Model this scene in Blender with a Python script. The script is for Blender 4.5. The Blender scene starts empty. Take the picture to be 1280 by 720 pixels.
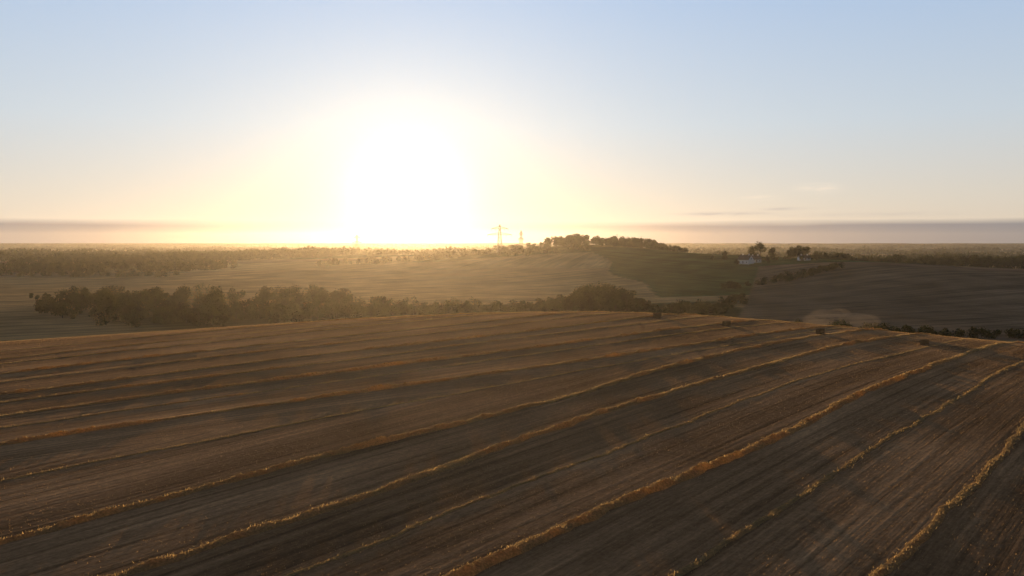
import bpy, math, numpy as np, time
from mathutils import Vector
T0=time.time()
rng=np.random.default_rng(7)
scene=bpy.context.scene
scene.view_settings.view_transform='Standard'
scene.view_settings.look='None'
scene.view_settings.exposure=0
R=math.radians

# ------------------------------------------------------------ helpers
def smooth(t): t=np.clip(t,0,1); return t*t*(3-2*t)
def h2(ix,iy,seed):
    v=np.sin(ix*127.1+iy*311.7+seed*74.7)*43758.5453
    return v-np.floor(v)
def vn(x,y,seed=0):
    ix=np.floor(x);iy=np.floor(y);fx=smooth(x-ix);fy=smooth(y-iy)
    a=h2(ix,iy,seed);b=h2(ix+1,iy,seed);c=h2(ix,iy+1,seed);d=h2(ix+1,iy+1,seed)
    return (a*(1-fx)+b*fx)*(1-fy)+(c*(1-fx)+d*fx)*fy
def G(x,y,cx,cy,sx,sy): return np.exp(-((x-cx)/sx)**2-((y-cy)/sy)**2)

def crest(x):
    w=np.where(x<20,215.,128.)
    zc=-8+11.2*np.exp(-((x-20)/w)**2)
    yc=232-60*(1-np.exp(-((x-25)/140)**2))
    return yc,zc
def height(x,y):
    x=np.asarray(x,float);y=np.asarray(y,float)
    yc,zc=crest(x)
    t=(yc-y)/yc
    near=-2+(zc+2)*(1-np.clip(t,-1,1.5)**2)
    V=-13+5*smooth((y-420)/600.)*np.exp(-((x+60)/500)**2)
    V=V+1.5*(vn(x/140,y/140,3)-.5)
    far=smooth((y-800)/900.)
    V=V+far*(14*(vn(x/900+.3,y/700,5)-.5)+8*(vn(x/350,y/260,6)-.5))
    sxr=np.where(x<330,135.,420.)
    V=V+13.0*np.exp(-((x-330)/sxr)**2-((y-640)/165)**2)
    V=V+13*G(x,y,235,800,150,170)
    V=V+27*G(x,y,105,1060,165,190)
    V=V+9*G(x,y,620,1000,260,160)
    V=V+8*G(x,y,-40,1300,300,200)
    V=V+7*G(x,y,-60,860,260,110)
    f=1-np.exp(-(np.maximum(y-yc,0)/82)**2)
    return np.where(y<yc,near,zc*(1-f)+V*f)

AL=R(40.0); CA,SA=math.cos(AL),math.sin(AL)
def kk(s0): return .02+.21*smooth((-66-s0)/11.)
def softp(t): 
    a=(150-t)/20.
    return 20*np.where(a>30,a,np.log1p(np.exp(np.minimum(a,30))))
def row_s(s0,t): return s0-kk(s0)*softp(t)

def mesh_np(name,verts,faces,mat,smooth_sh=False,attrs=None,link=True):
    verts=np.asarray(verts,np.float32); faces=np.asarray(faces,np.int32)
    me=bpy.data.meshes.new(name)
    n=faces.shape[1]
    me.vertices.add(len(verts)); me.vertices.foreach_set('co',verts.ravel())
    me.loops.add(faces.size); me.loops.foreach_set('vertex_index',faces.ravel())
    me.polygons.add(len(faces)); me.polygons.foreach_set('loop_start',np.arange(0,faces.size,n,dtype=np.int32))
    try: me.polygons.foreach_set('loop_total',np.full(len(faces),n,np.int32))
    except Exception: pass
    me.polygons.foreach_set('use_smooth',np.full(len(faces),smooth_sh))
    if attrs:
        for k,(ty,arr) in attrs.items():
            at=me.attributes.new(k,ty,'POINT')
            at.data.foreach_set('color' if ty=='FLOAT_COLOR' else 'value',np.asarray(arr,np.float32).ravel())
    me.update(calc_edges=True); me.validate()
    if mat: me.materials.append(mat)
    ob=bpy.data.objects.new(name,me)
    if link: scene.collection.objects.link(ob)
    return ob

class NT:
    def __init__(s,tree): s.t=tree; s.n=tree.nodes; s.l=tree.links
    def node(s,ty,**kw):
        n=s.n.new(ty)
        for k,v in kw.items(): setattr(n,k,v)
        return n
    def put(s,inp,v):
        if isinstance(v,bpy.types.NodeSocket): s.l.new(v,inp)
        else: inp.default_value=v
    def m(s,op,a,b=0.0,c=None,clamp=False):
        n=s.node('ShaderNodeMath',operation=op,use_clamp=clamp)
        s.put(n.inputs[0],a); s.put(n.inputs[1],b)
        if c is not None: s.put(n.inputs[2],c)
        return n.outputs[0]
    def vm(s,op,a,b=None,scale=None):
        n=s.node('ShaderNodeVectorMath',operation=op)
        s.put(n.inputs[0],a)
        if b is not None: s.put(n.inputs[1],b)
        if scale is not None: s.put(n.inputs['Scale'],scale)
        return n.outputs['Value'] if op in('DOT_PRODUCT','LENGTH') else n.outputs[0]
    def comb(s,x,y,z):
        n=s.node('ShaderNodeCombineXYZ'); s.put(n.inputs[0],x);s.put(n.inputs[1],y);s.put(n.inputs[2],z); return n.outputs[0]
    def noise(s,vec,scale,detail=3,rough=.55):
        n=s.node('ShaderNodeTexNoise'); s.put(n.inputs['Vector'],vec); n.inputs['Scale'].default_value=scale
        n.inputs['Detail'].default_value=detail; n.inputs['Roughness'].default_value=rough; return n.outputs[0]
    def rng(s,v,a,b,c,d):
        n=s.node('ShaderNodeMapRange'); s.put(n.inputs[0],v)
        for i,q in enumerate((a,b,c,d)): n.inputs[i+1].default_value=q
        return n.outputs[0]
    def mixc(s,f,a,b,mode='MIX'):
        n=s.node('ShaderNodeMix',data_type='RGBA',blend_type=mode)
        s.put(n.inputs[0],f); s.put(n.inputs[6],a); s.put(n.inputs[7],b); return n.outputs[2]
def newmat(name):
    m=bpy.data.materials.new(name); m.use_nodes=True; m.node_tree.nodes.clear()
    return m,NT(m.node_tree)
def simple(name,col,rough=.8,var=.25,scale=3,transl=0,metal=0,tcol=None,bump=0,spec=.05):
    m,t=newmat(name)
    o=t.node('ShaderNodeOutputMaterial')
    g=t.node('ShaderNodeNewGeometry')
    n=t.noise(g.outputs['Position'],scale,2)
    f=t.rng(n,.3,.7,1-var,1+var)
    c=t.vm('SCALE',tuple(col[:3]),scale=f)
    if spec<=0.05 and metal==0:
        p=t.node('ShaderNodeBsdfDiffuse'); t.put(p.inputs[0],c)
    else:
        p=t.node('ShaderNodeBsdfPrincipled')
        t.put(p.inputs['Base Color'],c); p.inputs['Roughness'].default_value=rough; p.inputs['Metallic'].default_value=metal
        p.inputs['Specular IOR Level'].default_value=spec
    if bump:
        b=t.node('ShaderNodeBump'); b.inputs['Strength'].default_value=bump; b.inputs['Distance'].default_value=.1
        t.put(b.inputs['Height'],t.noise(g.outputs['Position'],scale*6,1)); t.put(p.inputs['Normal'],b.outputs[0])
    out=p.outputs[0]
    if transl:
        tr=t.node('ShaderNodeBsdfTranslucent'); 
        c2=t.vm('SCALE',tuple((tcol or col)[:3]),scale=f); t.put(tr.inputs[0],c2)
        mx=t.node('ShaderNodeMixShader'); mx.inputs[0].default_value=transl
        t.put(mx.inputs[1],out); t.put(mx.inputs[2],tr.outputs[0]); out=mx.outputs[0]
    t.put(o.inputs[0],out)
    return m

# ------------------------------------------------------------ world
SAZ,SEL=R(-7.37),R(3.0)
S=Vector((math.sin(SAZ)*math.cos(SEL),math.cos(SAZ)*math.cos(SEL),math.sin(SEL)))
w=bpy.data.worlds.new("World"); scene.world=w; w.use_nodes=True
w.node_tree.nodes.clear(); t=NT(w.node_tree)
out=t.node('ShaderNodeOutputWorld')
sky=t.node('ShaderNodeTexSky',sky_type='NISHITA'); sky.sun_disc=False
sky.sun_elevation=SEL; sky.sun_rotation=SAZ; sky.air_density=1.0; sky.dust_density=.6; sky.ozone_density=1.5
bg1=t.node('ShaderNodeBackground'); t.put(bg1.inputs[0],sky.outputs[0]); bg1.inputs[1].default_value=.01
tc=t.node('ShaderNodeTexCoord'); dirv=t.vm('NORMALIZE',tc.outputs['Generated'])
sx=t.node('ShaderNodeSeparateXYZ'); t.put(sx.inputs[0],dirv)
el=t.m('MULTIPLY',t.m('ARCSINE',sx.outputs[2]),57.2958)
az=t.m('MULTIPLY',t.m('ARCTAN2',sx.outputs[0],sx.outputs[1]),57.2958)
cs=t.vm('DOT_PRODUCT',dirv,tuple(S))
th=t.m('MULTIPLY',t.m('ARCCOSINE',t.m('MINIMUM',cs,.99999)),57.2958)
ramp=t.node('ShaderNodeValToRGB'); t.put(ramp.inputs[0],t.m('DIVIDE',el,90.0,clamp=True))
cr=ramp.color_ramp; cr.interpolation='LINEAR'
stops=[(0,(.66,.54,.41)),(3/90,(.62,.57,.50)),(8/90,(.51,.58,.65)),(17/90,(.35,.49,.71)),(28/90,(.12,.18,.30)),(45/90,(.035,.055,.10)),(1,(.02,.028,.05))]
cr.elements[0].position=0; cr.elements[0].color=(*stops[0][1],1)
cr.elements[1].position=1; cr.elements[1].color=(*stops[-1][1],1)
for p,c in stops[1:-1]:
    e=cr.elements.new(p); e.color=(*c,1)
back=t.rng(cs,-.6,.7,.36,1)
base=t.vm('SCALE',ramp.outputs[0],scale=back)
def glow(col,f): return t.vm('SCALE',col,scale=f)
core=glow((3.6,3.35,2.8),t.m('EXPONENT',t.m('DIVIDE',th,-1.4)))
ha=glow((.42,.31,.12),t.m('EXPONENT',t.m('DIVIDE',th,-5.5)))
hb=glow((.27,.25,.205),t.m('EXPONENT',t.m('DIVIDE',th,-20.0)))
tot=t.vm('ADD',t.vm('ADD',base,core),t.vm('ADD',ha,hb))
# low haze bank along the horizon
bn=t.noise(t.comb(t.m('MULTIPLY',az,.06),t.m('MULTIPLY',el,.8),0.0),1.0,3)
edge=t.m('ADD',el,t.m('MULTIPLY',t.m('SUBTRACT',bn,.5),.4))
band=t.rng(edge,1.1,1.5,1,0)
bandf=t.m('MULTIPLY',band,t.rng(th,4,20,.12,1.0))
tot=t.mixc(bandf,tot,t.vm('MULTIPLY',tot,(.33,.39,.54)))
# thin streaks of cloud
def blob(a,e,sa,se):
    p=t.m('DIVIDE',t.m('SUBTRACT',az,a),sa); r=t.m('DIVIDE',t.m('SUBTRACT',el,e),se)
    return t.m('EXPONENT',t.m('MULTIPLY',t.m('ADD',t.m('MULTIPLY',p,p),t.m('MULTIPLY',r,r)),-1.0))
cn=t.noise(t.comb(t.m('MULTIPLY',az,.5),t.m('MULTIPLY',el,3.5),3.0),1.0,4,.65)
cl=t.m('ADD',blob(14.6,1.95,2.6,.12),t.m('ADD',t.m('MULTIPLY',blob(18.5,2.25,1.4,.1),.6),t.m('MULTIPLY',blob(24,1.8,5,.15),.3)))
cl=t.m('MULTIPLY',cl,t.rng(cn,.3,.6,.2,1))
tot=t.mixc(t.m('MULTIPLY',cl,.75,clamp=True),tot,t.vm('MULTIPLY',tot,(.55,.56,.70)))
cl2=t.m('MULTIPLY',t.m('ADD',blob(20.8,3.6,1.1,.28),t.m('MULTIPLY',blob(17,3.0,1.0,.15),.7)),t.rng(cn,.35,.65,0,1))
tot=t.mixc(t.m('MULTIPLY',cl2,.6,clamp=True),tot,(1.0,.84,.68,1))
bg2=t.node('ShaderNodeBackground'); t.put(bg2.inputs[0],tot); bg2.inputs[1].default_value=1.0
ad=t.node('ShaderNodeAddShader'); t.put(ad.inputs[0],bg1.outputs[0]); t.put(ad.inputs[1],bg2.outputs[0])
t.put(out.inputs[0],ad.outputs[0])

sl=bpy.data.lights.new('sun','SUN'); sl.energy=5.0; sl.angle=R(.5); sl.color=(1,.66,.32)
so=bpy.data.objects.new('sun',sl); scene.collection.objects.link(so)
so.rotation_euler=S.to_track_quat('Z','Y').to_euler(); so.location=(0,0,200)

cam=bpy.data.cameras.new('camera'); co=bpy.data.objects.new('camera',cam); scene.collection.objects.link(co)
cam.sensor_width=36; cam.lens=28.27; cam.clip_end=60000; cam.clip_start=.5
co.location=(0,0,24); co.rotation_euler=(R(90-3.25),0,0); scene.camera=co

# ------------------------------------------------------------ haze
m,t=newmat('haze'); o=t.node('ShaderNodeOutputMaterial'); v=t.node('ShaderNodeVolumeScatter')
v.inputs['Color'].default_value=(1,.90,.77,1); v.inputs['Density'].default_value=5.0e-5; v.inputs['Anisotropy'].default_value=.76
t.put(o.inputs['Volume'],v.outputs[0])
x1,y0,y1,z0,z1=7000,-1500,4600,-120,75
bx=[(-x1,y0,z0),(x1,y0,z0),(x1,y1,z0),(-x1,y1,z0),(-x1,y0,z1),(x1,y0,z1),(x1,y1,z1),(-x1,y1,z1)]
mesh_np('atmosphere_haze',bx,[(0,3,2,1),(4,5,6,7),(0,1,5,4),(1,2,6,5),(2,3,7,6),(3,0,4,7)],m)

# ------------------------------------------------------------ ground
def axis(lo,hi,step,outlo,outhi,n):
    mid=np.arange(lo,hi+.1,step)
    def geo(d,n):
        a,b=1.0001,1.5
        for _ in range(60):
            r=(a+b)/2
            tot=step*(r**(n+1)-r)/(r-1)
            if tot>d: b=r
            else: a=r
        return np.cumsum(step*r**np.arange(1,n+1))
    return np.concatenate([lo-geo(lo-outlo,n)[::-1],mid,hi+geo(outhi-hi,n)])
xs=axis(-520,560,2.5,-20000,20000,130)
ys=axis(20,700,2.0,-3000,28000,170)
X,Y=np.meshgrid(xs,ys); X=X.ravel();Y=Y.ravel()
Z=height(X,Y)
nx,ny=len(xs),len(ys)
idx=np.arange(nx*ny).reshape(ny,nx)
F=np.stack([idx[:-1,:-1],idx[:-1,1:],idx[1:,1:],idx[1:,:-1]],-1).reshape(-1,4)
def cells(x,y,size,seed):
    c,s=math.cos(.5),math.sin(.5)
    u=(x*c+y*s)/size; v=(-x*s+y*c)/(size*.75)
    iu=np.floor(u);iv=np.floor(v); best=np.full(x.shape,1e9); hid=np.zeros(x.shape);hi2=np.zeros(x.shape)
    for a in(-1,0,1):
        for b in(-1,0,1):
            cx=iu+a;cy=iv+b
            px=cx+.15+.7*h2(cx,cy,seed);py=cy+.15+.7*h2(cx,cy,seed+1)
            d=np.abs(u-px)+np.abs(v-py)*.9+.2*np.hypot(u-px,v-py)
            k=d<best; best=np.where(k,d,best); hid=np.where(k,h2(cx,cy,seed+2),hid); hi2=np.where(k,h2(cx,cy,seed+3),hi2)
    return hid,hi2
hid,hi2=cells(X,Y,330.,11)
pal=np.array([[.36,.25,.12],[.09,.11,.035],[.28,.19,.10],[.06,.08,.025],[.42,.31,.15],[.13,.13,.045],[.17,.12,.07]])
C=pal[(hid*len(pal)).astype(int)%len(pal)]*(.85+.3*hi2[:,None])
ang=hi2*math.pi
SR=X*np.cos(ang)-Y*np.sin(ang); TR=X*np.sin(ang)+Y*np.cos(ang)
def setz(mask,col,a=None):
    C[mask]=col
    if a is not None:
        SR[mask]=X[mask]*math.cos(a)-Y[mask]*math.sin(a); TR[mask]=X[mask]*math.sin(a)+Y[mask]*math.cos(a)
yc,zc=crest(X)
wob=40*(vn(X/90,Y/90,61)-.5)
setz((Y>230)&(Y<870+.1*X+wob)&(X<330)&(X>-900),[.42,.27,.125],R(65))
setz((Y>230)&(Y>=790-.25*X+wob)&(Y<1150)&(X<330)&(X>-500),[.46,.32,.15],R(20))
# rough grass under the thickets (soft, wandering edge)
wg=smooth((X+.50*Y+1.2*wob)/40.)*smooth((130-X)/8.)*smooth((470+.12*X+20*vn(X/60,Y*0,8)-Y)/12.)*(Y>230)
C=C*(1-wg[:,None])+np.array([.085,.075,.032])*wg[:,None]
setz((G(X,Y,125,1060,250,150)>.35)&(Y>910+wob*.5),[.14,.13,.045],R(10))
edgeX=120+(Y-420)*.34
setz((X>edgeX-70-.35*(Y-560)+wob*.5)&(Y>520)&(Y<980)&(X<420),[.09,.112,.038],R(-30))
setz((X>edgeX)&(Y>285)&(Y<690),[.27,.175,.10],R(70))
fore=(Y<yc+75-.1*X)&(X<900)
s=X*CA-Y*SA; tt=X*SA+Y*CA; s0=s.copy()
for _ in range(6): s0=s+kk(s0)*softp(tt)
C[fore]=[.37,.21,.103]; SR[fore]=s0[fore]; TR[fore]=tt[fore]
m,t=newmat('farmland')
o=t.node('ShaderNodeOutputMaterial'); p=t.node('ShaderNodeBsdfDiffuse')
def att(n): a=t.node('ShaderNodeAttribute',attribute_name=n); return a
ac=att('land').outputs['Color']; sr=att('sr').outputs['Fac']; tr_=att('tr').outputs['Fac']
g=t.node('ShaderNodeNewGeometry'); P=g.outputs['Position']
n1=t.noise(t.comb(t.m('MULTIPLY',sr,1.1),t.m('MULTIPLY',tr_,.025),0.0),1.0,3,.65)
n2=t.noise(t.comb(t.m('MULTIPLY',sr,.16),t.m('MULTIPLY',tr_,.008),5.0),1.0,1)
n3=t.noise(P,.035,2); n4=t.noise(P,2.3,3,.7)
n5=t.noise(t.comb(t.m('MULTIPLY',sr,4.0),t.m('MULTIPLY',tr_,.5),9.0),1.0,2,.7)
fr=t.m('ABSOLUTE',t.m('SUBTRACT',t.m('FRACT',t.m('DIVIDE',sr,5.7)),.5))
fr2=t.m('ABSOLUTE',t.m('SUBTRACT',fr,.16)); track=t.rng(fr2,.02,.055,.74,1)
f=t.m('MULTIPLY',t.rng(n1,.3,.7,.66,1.34),t.rng(n2,.3,.7,.72,1.28))
f=t.m('MULTIPLY',f,t.rng(n3,.3,.7,.72,1.28)); f=t.m('MULTIPLY',f,t.rng(n4,.3,.7,.8,1.2))
f=t.m('MULTIPLY',f,t.rng(n5,.3,.7,.78,1.22)); f=t.m('MULTIPLY',f,track)
colr=t.vm('SCALE',ac,scale=f)
t.put(p.inputs[0],colr)
b=t.node('ShaderNodeBump'); b.inputs['Strength'].default_value=.8; b.inputs['Distance'].default_value=.3
t.put(b.inputs['Height'],t.m('ADD',n1,t.m('MULTIPLY',n4,.4))); t.put(p.inputs['Normal'],b.outputs[0]); t.put(o.inputs[0],p.outputs[0])
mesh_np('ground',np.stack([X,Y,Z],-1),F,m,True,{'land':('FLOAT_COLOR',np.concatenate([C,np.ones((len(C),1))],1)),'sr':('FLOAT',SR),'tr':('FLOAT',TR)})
print('ground',len(X),time.time()-T0)

# ------------------------------------------------------------ windrows
straw=simple('straw',(.52,.37,.18),.8,.3,5,.55,tcol=(.80,.55,.23),bump=.6)
rows=[(-14,.15),(-25,.09),(-36,.36),(-46,.05),(-56.5,.38),(-67,.36),(-72,.08),(-77,.34),(-87,.12),(-95,.30),(-107,.20),(-116,.30),(-130,.15),(-140,.27),(-156,.2),(-167,.2),(-183,.2)]
def blades(px,py,pz,L,W,lean,seed):
    r=np.random.default_rng(seed); n=len(px)
    a=r.uniform(0,2*np.pi,n); b_=r.uniform(0,2*np.pi,n)
    l=L*r.uniform(.5,1.3,n); tl=lean*r.uniform(.1,1,n)
    tip=np.stack([px+l*np.sin(tl)*np.cos(b_),py+l*np.sin(tl)*np.sin(b_),pz+l*np.cos(tl)],-1)
    dx=np.stack([np.cos(a),np.sin(a),0*a],-1)*(W*r.uniform(.6,1.4,n)/2)[:,None]
    base=np.stack([px,py,pz],-1)
    V=np.stack([base-dx,base+dx,tip],1).reshape(-1,3)
    return V,np.arange(3*n).reshape(-1,3)
NQ=11; qs=np.linspace(-1,1,NQ)
for i,(s0v,hr) in enumerate(rows):
    tv=np.arange(-120,330,.22)
    sc=row_s(np.full_like(tv,s0v),tv)+.6*(vn(tv/6,tv*0,i+20)-.5)+.3*(vn(tv/1.3,tv*0,i+50)-.5)+2.6*(vn(tv/45,tv*0,i+90)-.5)
    cx=sc*CA+tv*SA; cy=-sc*SA+tv*CA
    ycc,_=crest(cx)
    k=(cy>14)&(cy<ycc+60)&(cx>-260)&(cx<260)
    tv=tv[k];sc=sc[k];n=len(tv)
    if n<10: continue
    hv=hr*(.35+.9*vn(tv/2.3,tv*0,i)+.45*(vn(tv/.6,tv*0,i+7)-.5))*(.35+1.15*vn(tv/19,tv*0,i+31))
    hv=np.maximum(hv,.02)
    wv=(.25+1.2*hr)*(.7+.6*vn(tv/1.7,tv*0,i+11))
    Sg=sc[:,None]+qs[None]*wv[:,None]; Tg=np.repeat(tv[:,None],NQ,1)
    x=Sg*CA+Tg*SA; y=-Sg*SA+Tg*CA
    prof=(1-np.abs(qs)**1.7)[None]*hv[:,None]*(.6+.8*vn(Sg*3.1,Tg*3.1,i+60))
    z=height(x,y)+prof-.03*(np.abs(qs)[None]>.95)+.015
    ii=np.arange(n*NQ).reshape(n,NQ)
    f=np.stack([ii[:-1,:-1],ii[:-1,1:],ii[1:,1:],ii[1:,:-1]],-1).reshape(-1,4)
    Vr=np.stack([x,y,z],-1).reshape(-1,3)
    ob=mesh_np('straw_windrow',Vr,f,straw,False)
    nb=int(n*.22*(4+70*hr))
    j=rng.integers(0,n,nb); qq=np.clip(rng.normal(0,.6,nb),-2.2,2.2)
    s_=sc[j]+qq*wv[j]; t_=tv[j]+rng.uniform(0,.22,nb)
    x=s_*CA+t_*SA;y=-s_*SA+t_*CA
    z=height(x,y)+np.maximum(0,1-np.abs(qq)**1.7)*hv[j]*.9
    Vb,Fb=blades(x,y,z,.24,.045,1.3,i)
    lo=mesh_np('loose_straw',Vb,Fb,straw); lo.parent=ob
nb=200000
yy=14+ (235)*rng.random(nb)**.62; xx=(rng.random(nb)-.5)*(yy*1.5+60)
sv=xx*CA-yy*SA; tv=xx*SA+yy*CA; sv=np.round(sv/.38)*.38+rng.normal(0,.04,nb)
xx=sv*CA+tv*SA; yy=-sv*SA+tv*CA
Vb,Fb=blades(xx,yy,height(xx,yy)-.01,.10+.09*smooth((yy-110)/110),.05,.5,99)
mesh_np('stubble',Vb,Fb,simple('stubble_straw',(.36,.22,.105),.8,.3,.6,.48,tcol=(.66,.41,.17)))
print('rows',time.time()-T0)

# ------------------------------------------------------------ trees
leafm=simple('foliage',(.036,.044,.015),.8,.65,.11,.2,tcol=(.08,.068,.012))
barkm=simple('bark',(.06,.045,.035),.9,.3,4)
def tube(a,b,ra,rb,n=5):
    a=np.array(a,float);b=np.array(b,float);d=(b-a)/np.linalg.norm(b-a)
    u=np.cross(d,[.3,.9,.1]);u/=np.linalg.norm(u);v_=np.cross(d,u)
    an=np.arange(n)*2*np.pi/n
    ring=np.cos(an)[:,None]*u+np.sin(an)[:,None]*v_
    V=np.concatenate([a+ring*ra,b+ring*rb]);k=np.arange(n)
    return V,np.stack([k,(k+1)%n,(k+1)%n+n,k+n],-1)
def tree_parts(x,y,h,wd,nl,ls,r,trunk=.25,limbs=True,conic=False):
    z0=float(height(x,y)); Vw=[];Fw=[];o_=0
    def add(V,F):
        nonlocal o_
        Vw.append(V);Fw.append(F+o_);o_+=len(V)
    base=np.array([x,y,z0-.2]); top=np.array([x+r.normal(0,.03)*h,y+r.normal(0,.03)*h,z0+h*.7])
    add(*tube(base,top,.022*h+.05,.012*h))
    nlob=r.integers(6,11); L=[];
    for _ in range(nlob):
        fz=r.uniform(trunk+.12,.86); wid=wd*(1-.55*max(0,fz-.5)*2) if not conic else wd*(1.05-fz)
        a=r.uniform(0,2*np.pi); rr=wid*.5*r.uniform(.15,.75)
        c=np.array([x+rr*math.cos(a),y+rr*math.sin(a),z0+h*fz]); rad=r.uniform(.16,.3)*wd
        L.append((c,rad))
        if limbs:
            st=base+(top-base)*min(.95,max(.25,fz-.2)); add(*tube(st,c,.010*h,.004*h,4))
    L.append((np.array([x,y,z0+h*.82]),.2*wd if not conic else .1*wd))
    cs_=np.array([l[0] for l in L]); rd=np.array([l[1] for l in L])
    pr=rd**2/np.sum(rd**2); j=r.choice(len(L),nl,p=pr)
    d=r.normal(size=(nl,3)); d/=np.linalg.norm(d,axis=1)[:,None]
    rad=rd[j]*(r.uniform(.35,1,nl)**.5)*(1+.3*r.normal(size=nl)*.6)
    P_=cs_[j]+d*rad[:,None]*np.array([1,1,.85]); P_[:,2]=np.maximum(P_[:,2],z0+h*trunk*.4)
    a1=r.normal(size=(nl,3)); a1/=np.linalg.norm(a1,axis=1)[:,None]
    a2=np.cross(a1,r.normal(size=(nl,3))); a2/=np.linalg.norm(a2,axis=1)[:,None]
    sz=(ls*r.uniform(.5,1.3,nl)/2)[:,None]
    V=np.stack([P_-a1*sz,P_-a2*sz*.7,P_+a1*sz,P_+a2*sz*.7],1).reshape(-1,3)
    return V,np.arange(4*nl).reshape(-1,4),np.concatenate(Vw),np.concatenate(Fw)
def build(name,lst,seed,**kw):
    r=np.random.default_rng(seed); LV=[];LF=[];WV=[];WF=[];a=b_=0
    for (x,y,h,wd,nl,ls) in lst:
        v1,f1,v2,f2=tree_parts(x,y,h,wd,nl,ls,r,**kw)
        LV.append(v1);LF.append(f1+a);a+=len(v1);WV.append(v2);WF.append(f2+b_);b_+=len(v2)
    ob=mesh_np(name,np.concatenate(LV),np.concatenate(LF),leafm)
    wo=mesh_np('trunks',np.concatenate(WV),np.concatenate(WF),barkm); wo.parent=ob
    return ob
def scatter(n,poly_fn,hmin,hmax,wf,nl,ls,seed):
    r=np.random.default_rng(seed); L=[]
    while len(L)<n:
        x,y=poly_fn(r); h=r.uniform(hmin,hmax); L.append((x,y,h,h*wf*r.uniform(.8,1.25),nl,ls))
    return L
r=np.random.default_rng(1); L=[]
for _ in range(270):
    y=335+190*r.random()**1.0; q=r.uniform(-.60,-.20)
    if y<350+60*smooth((-.5-q)/.1): continue
    h=r.uniform(3.2,9.5)*(1-.4*smooth((-.55-q)/.05)); L.append((q*y,y,h,h*r.uniform(.9,1.5),430,.85))
build('valley_thicket',L,1,trunk=.05,limbs=False)
def pA2(r):
    y=r.uniform(380,460); return r.uniform(-.55,-.36)*y,y
build('valley_woodland',scatter(20,pA2,8,12.5,1.15,900,.9,12),12,trunk=.05)
def pB(r):
    y=r.uniform(350,450); return r.uniform(-.22,.02)*y,y
build('valley_shrubs',scatter(100,pB,3.5,8.5,1.15,380,.85,2),2,trunk=.05,limbs=False)
r=np.random.default_rng(3); L=[]
for _ in range(75):
    y=r.uniform(370,450); k=r.random(); hh=(6+10*math.exp(-((k-.6)/.28)**2))*r.uniform(.6,1.15)
    L.append(((.012+.165*k)*y,y,hh,hh*r.uniform(.75,1.05),850,.95))
build('valley_copse',L,3,trunk=.05)
def pC2(r):
    y=r.uniform(385,430); return r.uniform(.17,.25)*y,y
build('valley_bushes',scatter(30,pC2,3,6.5,1.3,300,.8,4),4,trunk=.05,limbs=False)
def line(p0,p1,jit):
    def f(r):
        k=r.random(); return p0[0]+(p1[0]-p0[0])*k+r.normal(0,jit),p0[1]+(p1[1]-p0[1])*k+r.normal(0,jit)
    return f
build('hedge',scatter(50,line((150,560),(262,640),4),2.5,5,1.6,260,.85,5),5,trunk=.02,limbs=False)
build('hedge',scatter(34,line((104,410),(140,500),3),2,3.4,1.6,200,.85,51),51,trunk=.02,limbs=False)
build('hedge',scatter(110,line((112,300),(300,300),3),2,4,1.7,260,.7,6),6,trunk=.02,limbs=False)
def hillA(r): return 75+r.normal(0,15),1050+r.normal(0,25)
def hillB(r): return 152+r.normal(0,19),1050+r.normal(0,25)
def hillC(r): return r.uniform(110,225),1035+r.normal(0,25)
build('hilltop_copse',scatter(34,hillA,9,15,1.05,420,1.6,7),7,trunk=.05)
build('hilltop_copse',scatter(40,hillB,8,13,1.05,420,1.6,8),8,trunk=.05)
build('hilltop_copse',scatter(44,hillC,5,9,1.1,300,1.6,9),9,trunk=.05)
build('hillside_trees',scatter(26,lambda r:(r.uniform(-20,90),r.uniform(900,1000)),4,9,1.1,300,1.4,10),10,trunk=.05)
for i,(x,y,h) in enumerate([(232,752,15),(226,758,12),(258,742,12),(266,746,13),(274,750,11),(200,760,8),(188,755,6),(248,765,10),(224,706,6.5),(199,712,5),(270,712,5.5),(256,711,4.5)]):
    build('broadleaf_tree',[(x,y,h,h*1.0,1400 if h>7 else 600,1.0 if h>7 else .7)],30+i,trunk=.1)
build('garden_hedge',scatter(26,line((216,738),(300,745),2),2,4,1.3,200,.8,40),40,trunk=.02,limbs=False)
build('treeline',scatter(60,line((300,800),(440,830),8),5,10,1.1,260,1.3,41),41,trunk=.04,limbs=False)
build('treeline',scatter(90,line((430,900),(640,900),12),9,16,1.05,380,1.5,42),42,trunk=.05)
build('treeline',scatter(50,line((560,860),(900,900),14),8,14,1.1,300,1.5,43),43,trunk=.05)
def lm(a,b,c,d): return lambda r:(r.uniform(a,b),r.uniform(c,d))
build('treeline',scatter(150,lm(-620,-340,890,1000),7,12,1.3,260,1.8,44),44,trunk=.02,limbs=False)
build('treeline',scatter(150,lm(-700,-420,1100,1300),9,15,1.4,240,2.0,45),45,trunk=.02,limbs=False)
build('treeline',scatter(130,lm(-600,-300,1280,1400),9,15,1.4,240,2.0,46),46,trunk=.02,limbs=False)
build('shrubs',scatter(40,line((-560,840),(-330,800),9),3,6,1.5,240,1.1,47),47,trunk=.02,limbs=False)
build('broadleaf_tree',[(-415,790,8,9,700,.9)],48)
build('treeline',scatter(80,line((-240,1050),(30,1120),15),4,9,1.3,240,1.7,49),49,trunk=.02,limbs=False)
r=np.random.default_rng(5); VV=[];FF=[];a=0
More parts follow.
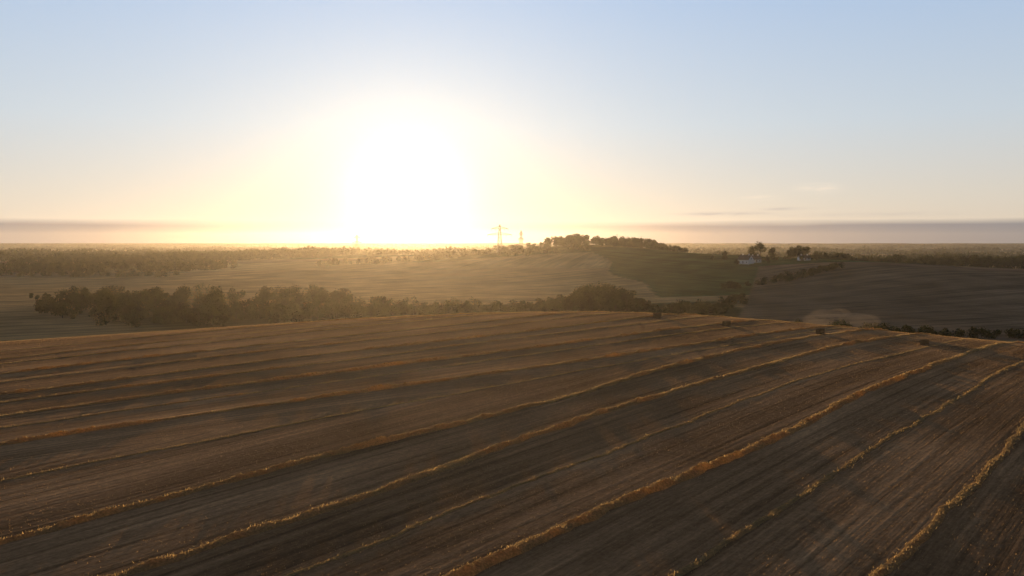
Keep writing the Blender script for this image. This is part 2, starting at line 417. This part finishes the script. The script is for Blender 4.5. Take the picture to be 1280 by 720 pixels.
for k in range(520):
    y=1350*math.exp(r.uniform(0,1.9)); x=r.uniform(-.8,.8)*y
    ln=r.uniform(60,420)*(y/2500)**.5; an=r.normal(0,.3)
    wdt=r.choice([8,12,60,120],p=[.4,.3,.18,.12]); n=int(180+ln*wdt/50)
    n=min(n,1000)
    q_=r.uniform(-.5,.5,n)*ln; p_=r.normal(0,.3,n)*wdt
    px=x+q_*math.cos(an)-p_*math.sin(an); py=y+q_*math.sin(an)+p_*math.cos(an)
    hgt=r.uniform(6,15)*(.5+.9*vn(px/25,py/25,k))
    P_=np.stack([px,py,height(px,py)+hgt*r.random(n)**.6],-1)
    ls=2.2+y/1300
    a1=r.normal(size=(n,3)); a1/=np.linalg.norm(a1,axis=1)[:,None]
    a2=np.cross(a1,r.normal(size=(n,3))); a2/=np.linalg.norm(a2,axis=1)[:,None]
    sz=(ls*r.uniform(.6,1.5,n))[:,None]
    VV.append(np.stack([P_-a1*sz,P_-a2*sz*.6,P_+a1*sz,P_+a2*sz*.6],1).reshape(-1,3)); FF.append(np.arange(4*n).reshape(-1,4)+a); a+=4*n
mesh_np('distant_trees',np.concatenate(VV),np.concatenate(FF),leafm)
print('trees',time.time()-T0)

# ------------------------------------------------------------ box-built things
def boxes(name,lst,mat,parent=None):
    V=[];F=[];
    for (x0,x1,y0,y1,z0,z1) in lst:
        k=len(V); V+=[(x0,y0,z0),(x1,y0,z0),(x1,y1,z0),(x0,y1,z0),(x0,y0,z1),(x1,y0,z1),(x1,y1,z1),(x0,y1,z1)]
        F+=[(k,k+3,k+2,k+1),(k+4,k+5,k+6,k+7),(k,k+1,k+5,k+4),(k+1,k+2,k+6,k+5),(k+2,k+3,k+7,k+6),(k+3,k,k+4,k+7)]
    ob=mesh_np(name,V,F,mat)
    if parent: ob.parent=parent
    return ob
white=simple('white_render',(.84,.83,.80),.8,.05,.8); slate=simple('slate_roof',(.07,.065,.07),.7,.2,2)
glassm=simple('window_glass',(.03,.035,.04),.15,.1,1,spec=.5); doorm=simple('door_paint',(.10,.05,.03),.5,.1,1)
def house(name,x,y,L,W,eh,rh,rot):
    e=bpy.data.objects.new(name,None); scene.collection.objects.link(e)
    e.location=(x,y,float(height(x,y))-.1); e.rotation_euler=(0,0,rot)
    l,w_=L/2,W/2
    V=[(-l,-w_,-1),(l,-w_,-1),(l,w_,-1),(-l,w_,-1),(-l,-w_,eh),(l,-w_,eh),(l,w_,eh),(-l,w_,eh),(-l,0,eh+rh),(l,0,eh+rh)]
    ob=mesh_np('walls',V,[(0,1,5,4),(2,3,7,6)],white); ob.parent=e
    me=bpy.data.meshes.new('gables'); me.from_pydata(V,[],[(1,2,6,9,5),(3,0,4,8,7)]); me.materials.append(white)
    o2=bpy.data.objects.new('gables',me); scene.collection.objects.link(o2); o2.parent=e
    ov=.4; k=rh/w_
    rv=[]
    for dz in(.02,.24):
        rv+=[(-l-ov,-w_-ov,eh-ov*k+dz),(l+ov,-w_-ov,eh-ov*k+dz),(l+ov,0,eh+rh+dz),(-l-ov,0,eh+rh+dz),(-l-ov,w_+ov,eh-ov*k+dz),(l+ov,w_+ov,eh-ov*k+dz)]
    rf=[(0,1,2,3),(3,2,5,4),(6,9,8,7),(9,10,11,8),(0,6,7,1),(4,5,11,10),(0,3,9,6),(3,4,10,9),(1,7,8,2),(2,8,11,5)]
    ob=mesh_np('roof',rv,rf,slate); ob.parent=e
    wn=[];nw=max(3,int(L/3.2))
    for i in range(nw):
        if i==nw//2: continue
        cx=-l+L*(i+.5)/nw
        for sgn in(-1,1):
            wn.append((cx-.5,cx+.5,min(sgn*w_,sgn*(w_+.05)),max(sgn*w_,sgn*(w_+.05)),1.0,2.1))
    for sgn in(-1,1): wn.append((min(sgn*l,sgn*(l+.05)),max(sgn*l,sgn*(l+.05)),-.5,.5,eh+.2,eh+1.2))
    boxes('windows',wn,glassm,e)
    cx=-l+L*(nw//2+.5)/nw
    boxes('door',[(cx-.5,cx+.5,-w_-.05,-w_,0.3,2.4)],doorm,e)
    boxes('chimney',[(-l*.5-.4,-l*.5+.4,-.4,.4,eh+rh-.6,eh+rh+1.1),(l*.6-.4,l*.6+.4,-.4,.4,eh+rh-.6,eh+rh+1.1)],white,e)
house('white_farmhouse',208,716,12,7.5,3.8,4.0,R(-55))
house('white_farmhouse',218,722,9,6.5,3.0,3.2,R(10))
house('white_cottage',262,722,10,5.5,2.3,2.2,R(5))

steel=simple('galvanised_steel',(.16,.16,.16),.6,.1,1,metal=.3)
def pylon(x,y,H,rot,sc=1):
    V=[];F=[];o_=0
    def bar(a,b,r_=.2):
        nonlocal o_
        v_,f_=tube(a,b,r_*sc,r_*sc,4); V.append(v_);F.append(f_+o_);o_+=len(v_)
    lv=np.linspace(0,H,9); hw=lambda z:3.6*(1-z/H)**1.0+.7
    cr_=[(-1,-1),(1,-1),(1,1),(-1,1)]
    for a_,b_ in zip(lv[:-1],lv[1:]):
        for i in range(4):
            c0=cr_[i];c1=cr_[(i+1)%4];A_=hw(a_);B_=hw(b_)
            bar((c0[0]*A_,c0[1]*A_,a_),(c0[0]*B_,c0[1]*B_,b_),.3)
            bar((c0[0]*A_,c0[1]*A_,a_),(c1[0]*B_,c1[1]*B_,b_),.15)
            bar((c1[0]*A_,c1[1]*A_,a_),(c0[0]*B_,c0[1]*B_,b_),.15)
            bar((c0[0]*B_,c0[1]*B_,b_),(c1[0]*B_,c1[1]*B_,b_),.15)
    for zz,arm in((H*.66,19),(H*.86,13)):
        for sg in(-1,1):
            for yy_ in(-.8,.8):
                bar((sg*1.0,yy_,zz),(sg*arm,0,zz),.3); bar((sg*1.0,yy_,zz+H*.075),(sg*arm,0,zz+.2),.3)
                for k in np.linspace(.1,.9,6):
                    xa=1+(arm-1)*k; bar((sg*xa,yy_*(1-k),zz),(sg*(xa+.9),yy_*(1-k),zz+H*.075*(1-k)),.12)
            for k in(.55,1): bar((sg*arm*k,0,zz),(sg*arm*k,0,zz-2.6),.2)
    ob=mesh_np('electricity_pylon',np.concatenate(V),np.concatenate(F),steel)
    ob.location=(x,y,float(height(x,y))-.5); ob.rotation_euler=(0,0,rot)
for (x,y,rt,top) in((-19,1250,.15,52),(18,1600,1.25,48),(-385,2000,1.1,44)):
    pylon(x,y,top-float(height(x,y)),rt)

twine=simple('baler_twine',(.4,.26,.13),.6,.1,3)
bm_straw=simple('bale_straw',(.30,.18,.08),.85,.35,6,.1,bump=.8)
import bmesh
for i,(x,y,rt) in enumerate([(41,226,.6),(56,209,.8),(77,200,.7),(98,190,.75)]):
    bm=bmesh.new(); bmesh.ops.create_cube(bm,size=1)
    bmesh.ops.scale(bm,vec=(2.4,1.2,1.25),verts=bm.verts)
    bmesh.ops.bevel(bm,geom=list(bm.edges),offset=.09,segments=2,affect='EDGES')
    bmesh.ops.subdivide_edges(bm,edges=list(bm.edges),cuts=4,use_grid_fill=True)
    rr=np.random.default_rng(i)
    for v_ in bm.verts: v_.co*=1+rr.normal(0,.012)
    me=bpy.data.meshes.new('straw_bale'); bm.to_mesh(me); bm.free(); me.materials.append(bm_straw)
    ob=bpy.data.objects.new('straw_bale',me); scene.collection.objects.link(ob)
    ob.location=(x,y,float(height(x,y))+.6); ob.rotation_euler=(0,0,rt)
    st=[]
    for k in(-.45,-.22,0,.22,.45):
        for sg in(-1,1):
            st.append((-1.22,1.22,k-.012,k+.012,sg*.64-.01,sg*.64+.01)); st.append((sg*1.23-.01,sg*1.23+.01,k-.012,k+.012,-.63,.63))
    boxes('twine',st,twine,ob)

# dust raised behind the crest by the harvest
m,t=newmat('dust'); o=t.node('ShaderNodeOutputMaterial'); v=t.node('ShaderNodeVolumeScatter')
v.inputs['Color'].default_value=(1,.8,.65,1); v.inputs['Density'].default_value=.006; v.inputs['Anisotropy'].default_value=.5
t.put(o.inputs['Volume'],v.outputs[0])
bm=bmesh.new()
from mathutils import Matrix
rr=np.random.default_rng(4)
for k in range(10):
    x,y,z=98+rr.normal(0,3),240+rr.normal(0,4),-.2+rr.uniform(0,3.0); q=rr.uniform(.6,1.1)
    bmesh.ops.create_icosphere(bm,subdivisions=3,radius=1,matrix=Matrix.Translation((x,y,z))@Matrix.Diagonal((4.0*q,5*q,1.8*q,1)))
me=bpy.data.meshes.new('dust_cloud'); bm.to_mesh(me); bm.free(); me.materials.append(m)
ob=bpy.data.objects.new('dust_cloud',me); scene.collection.objects.link(ob)
print('done',time.time()-T0)
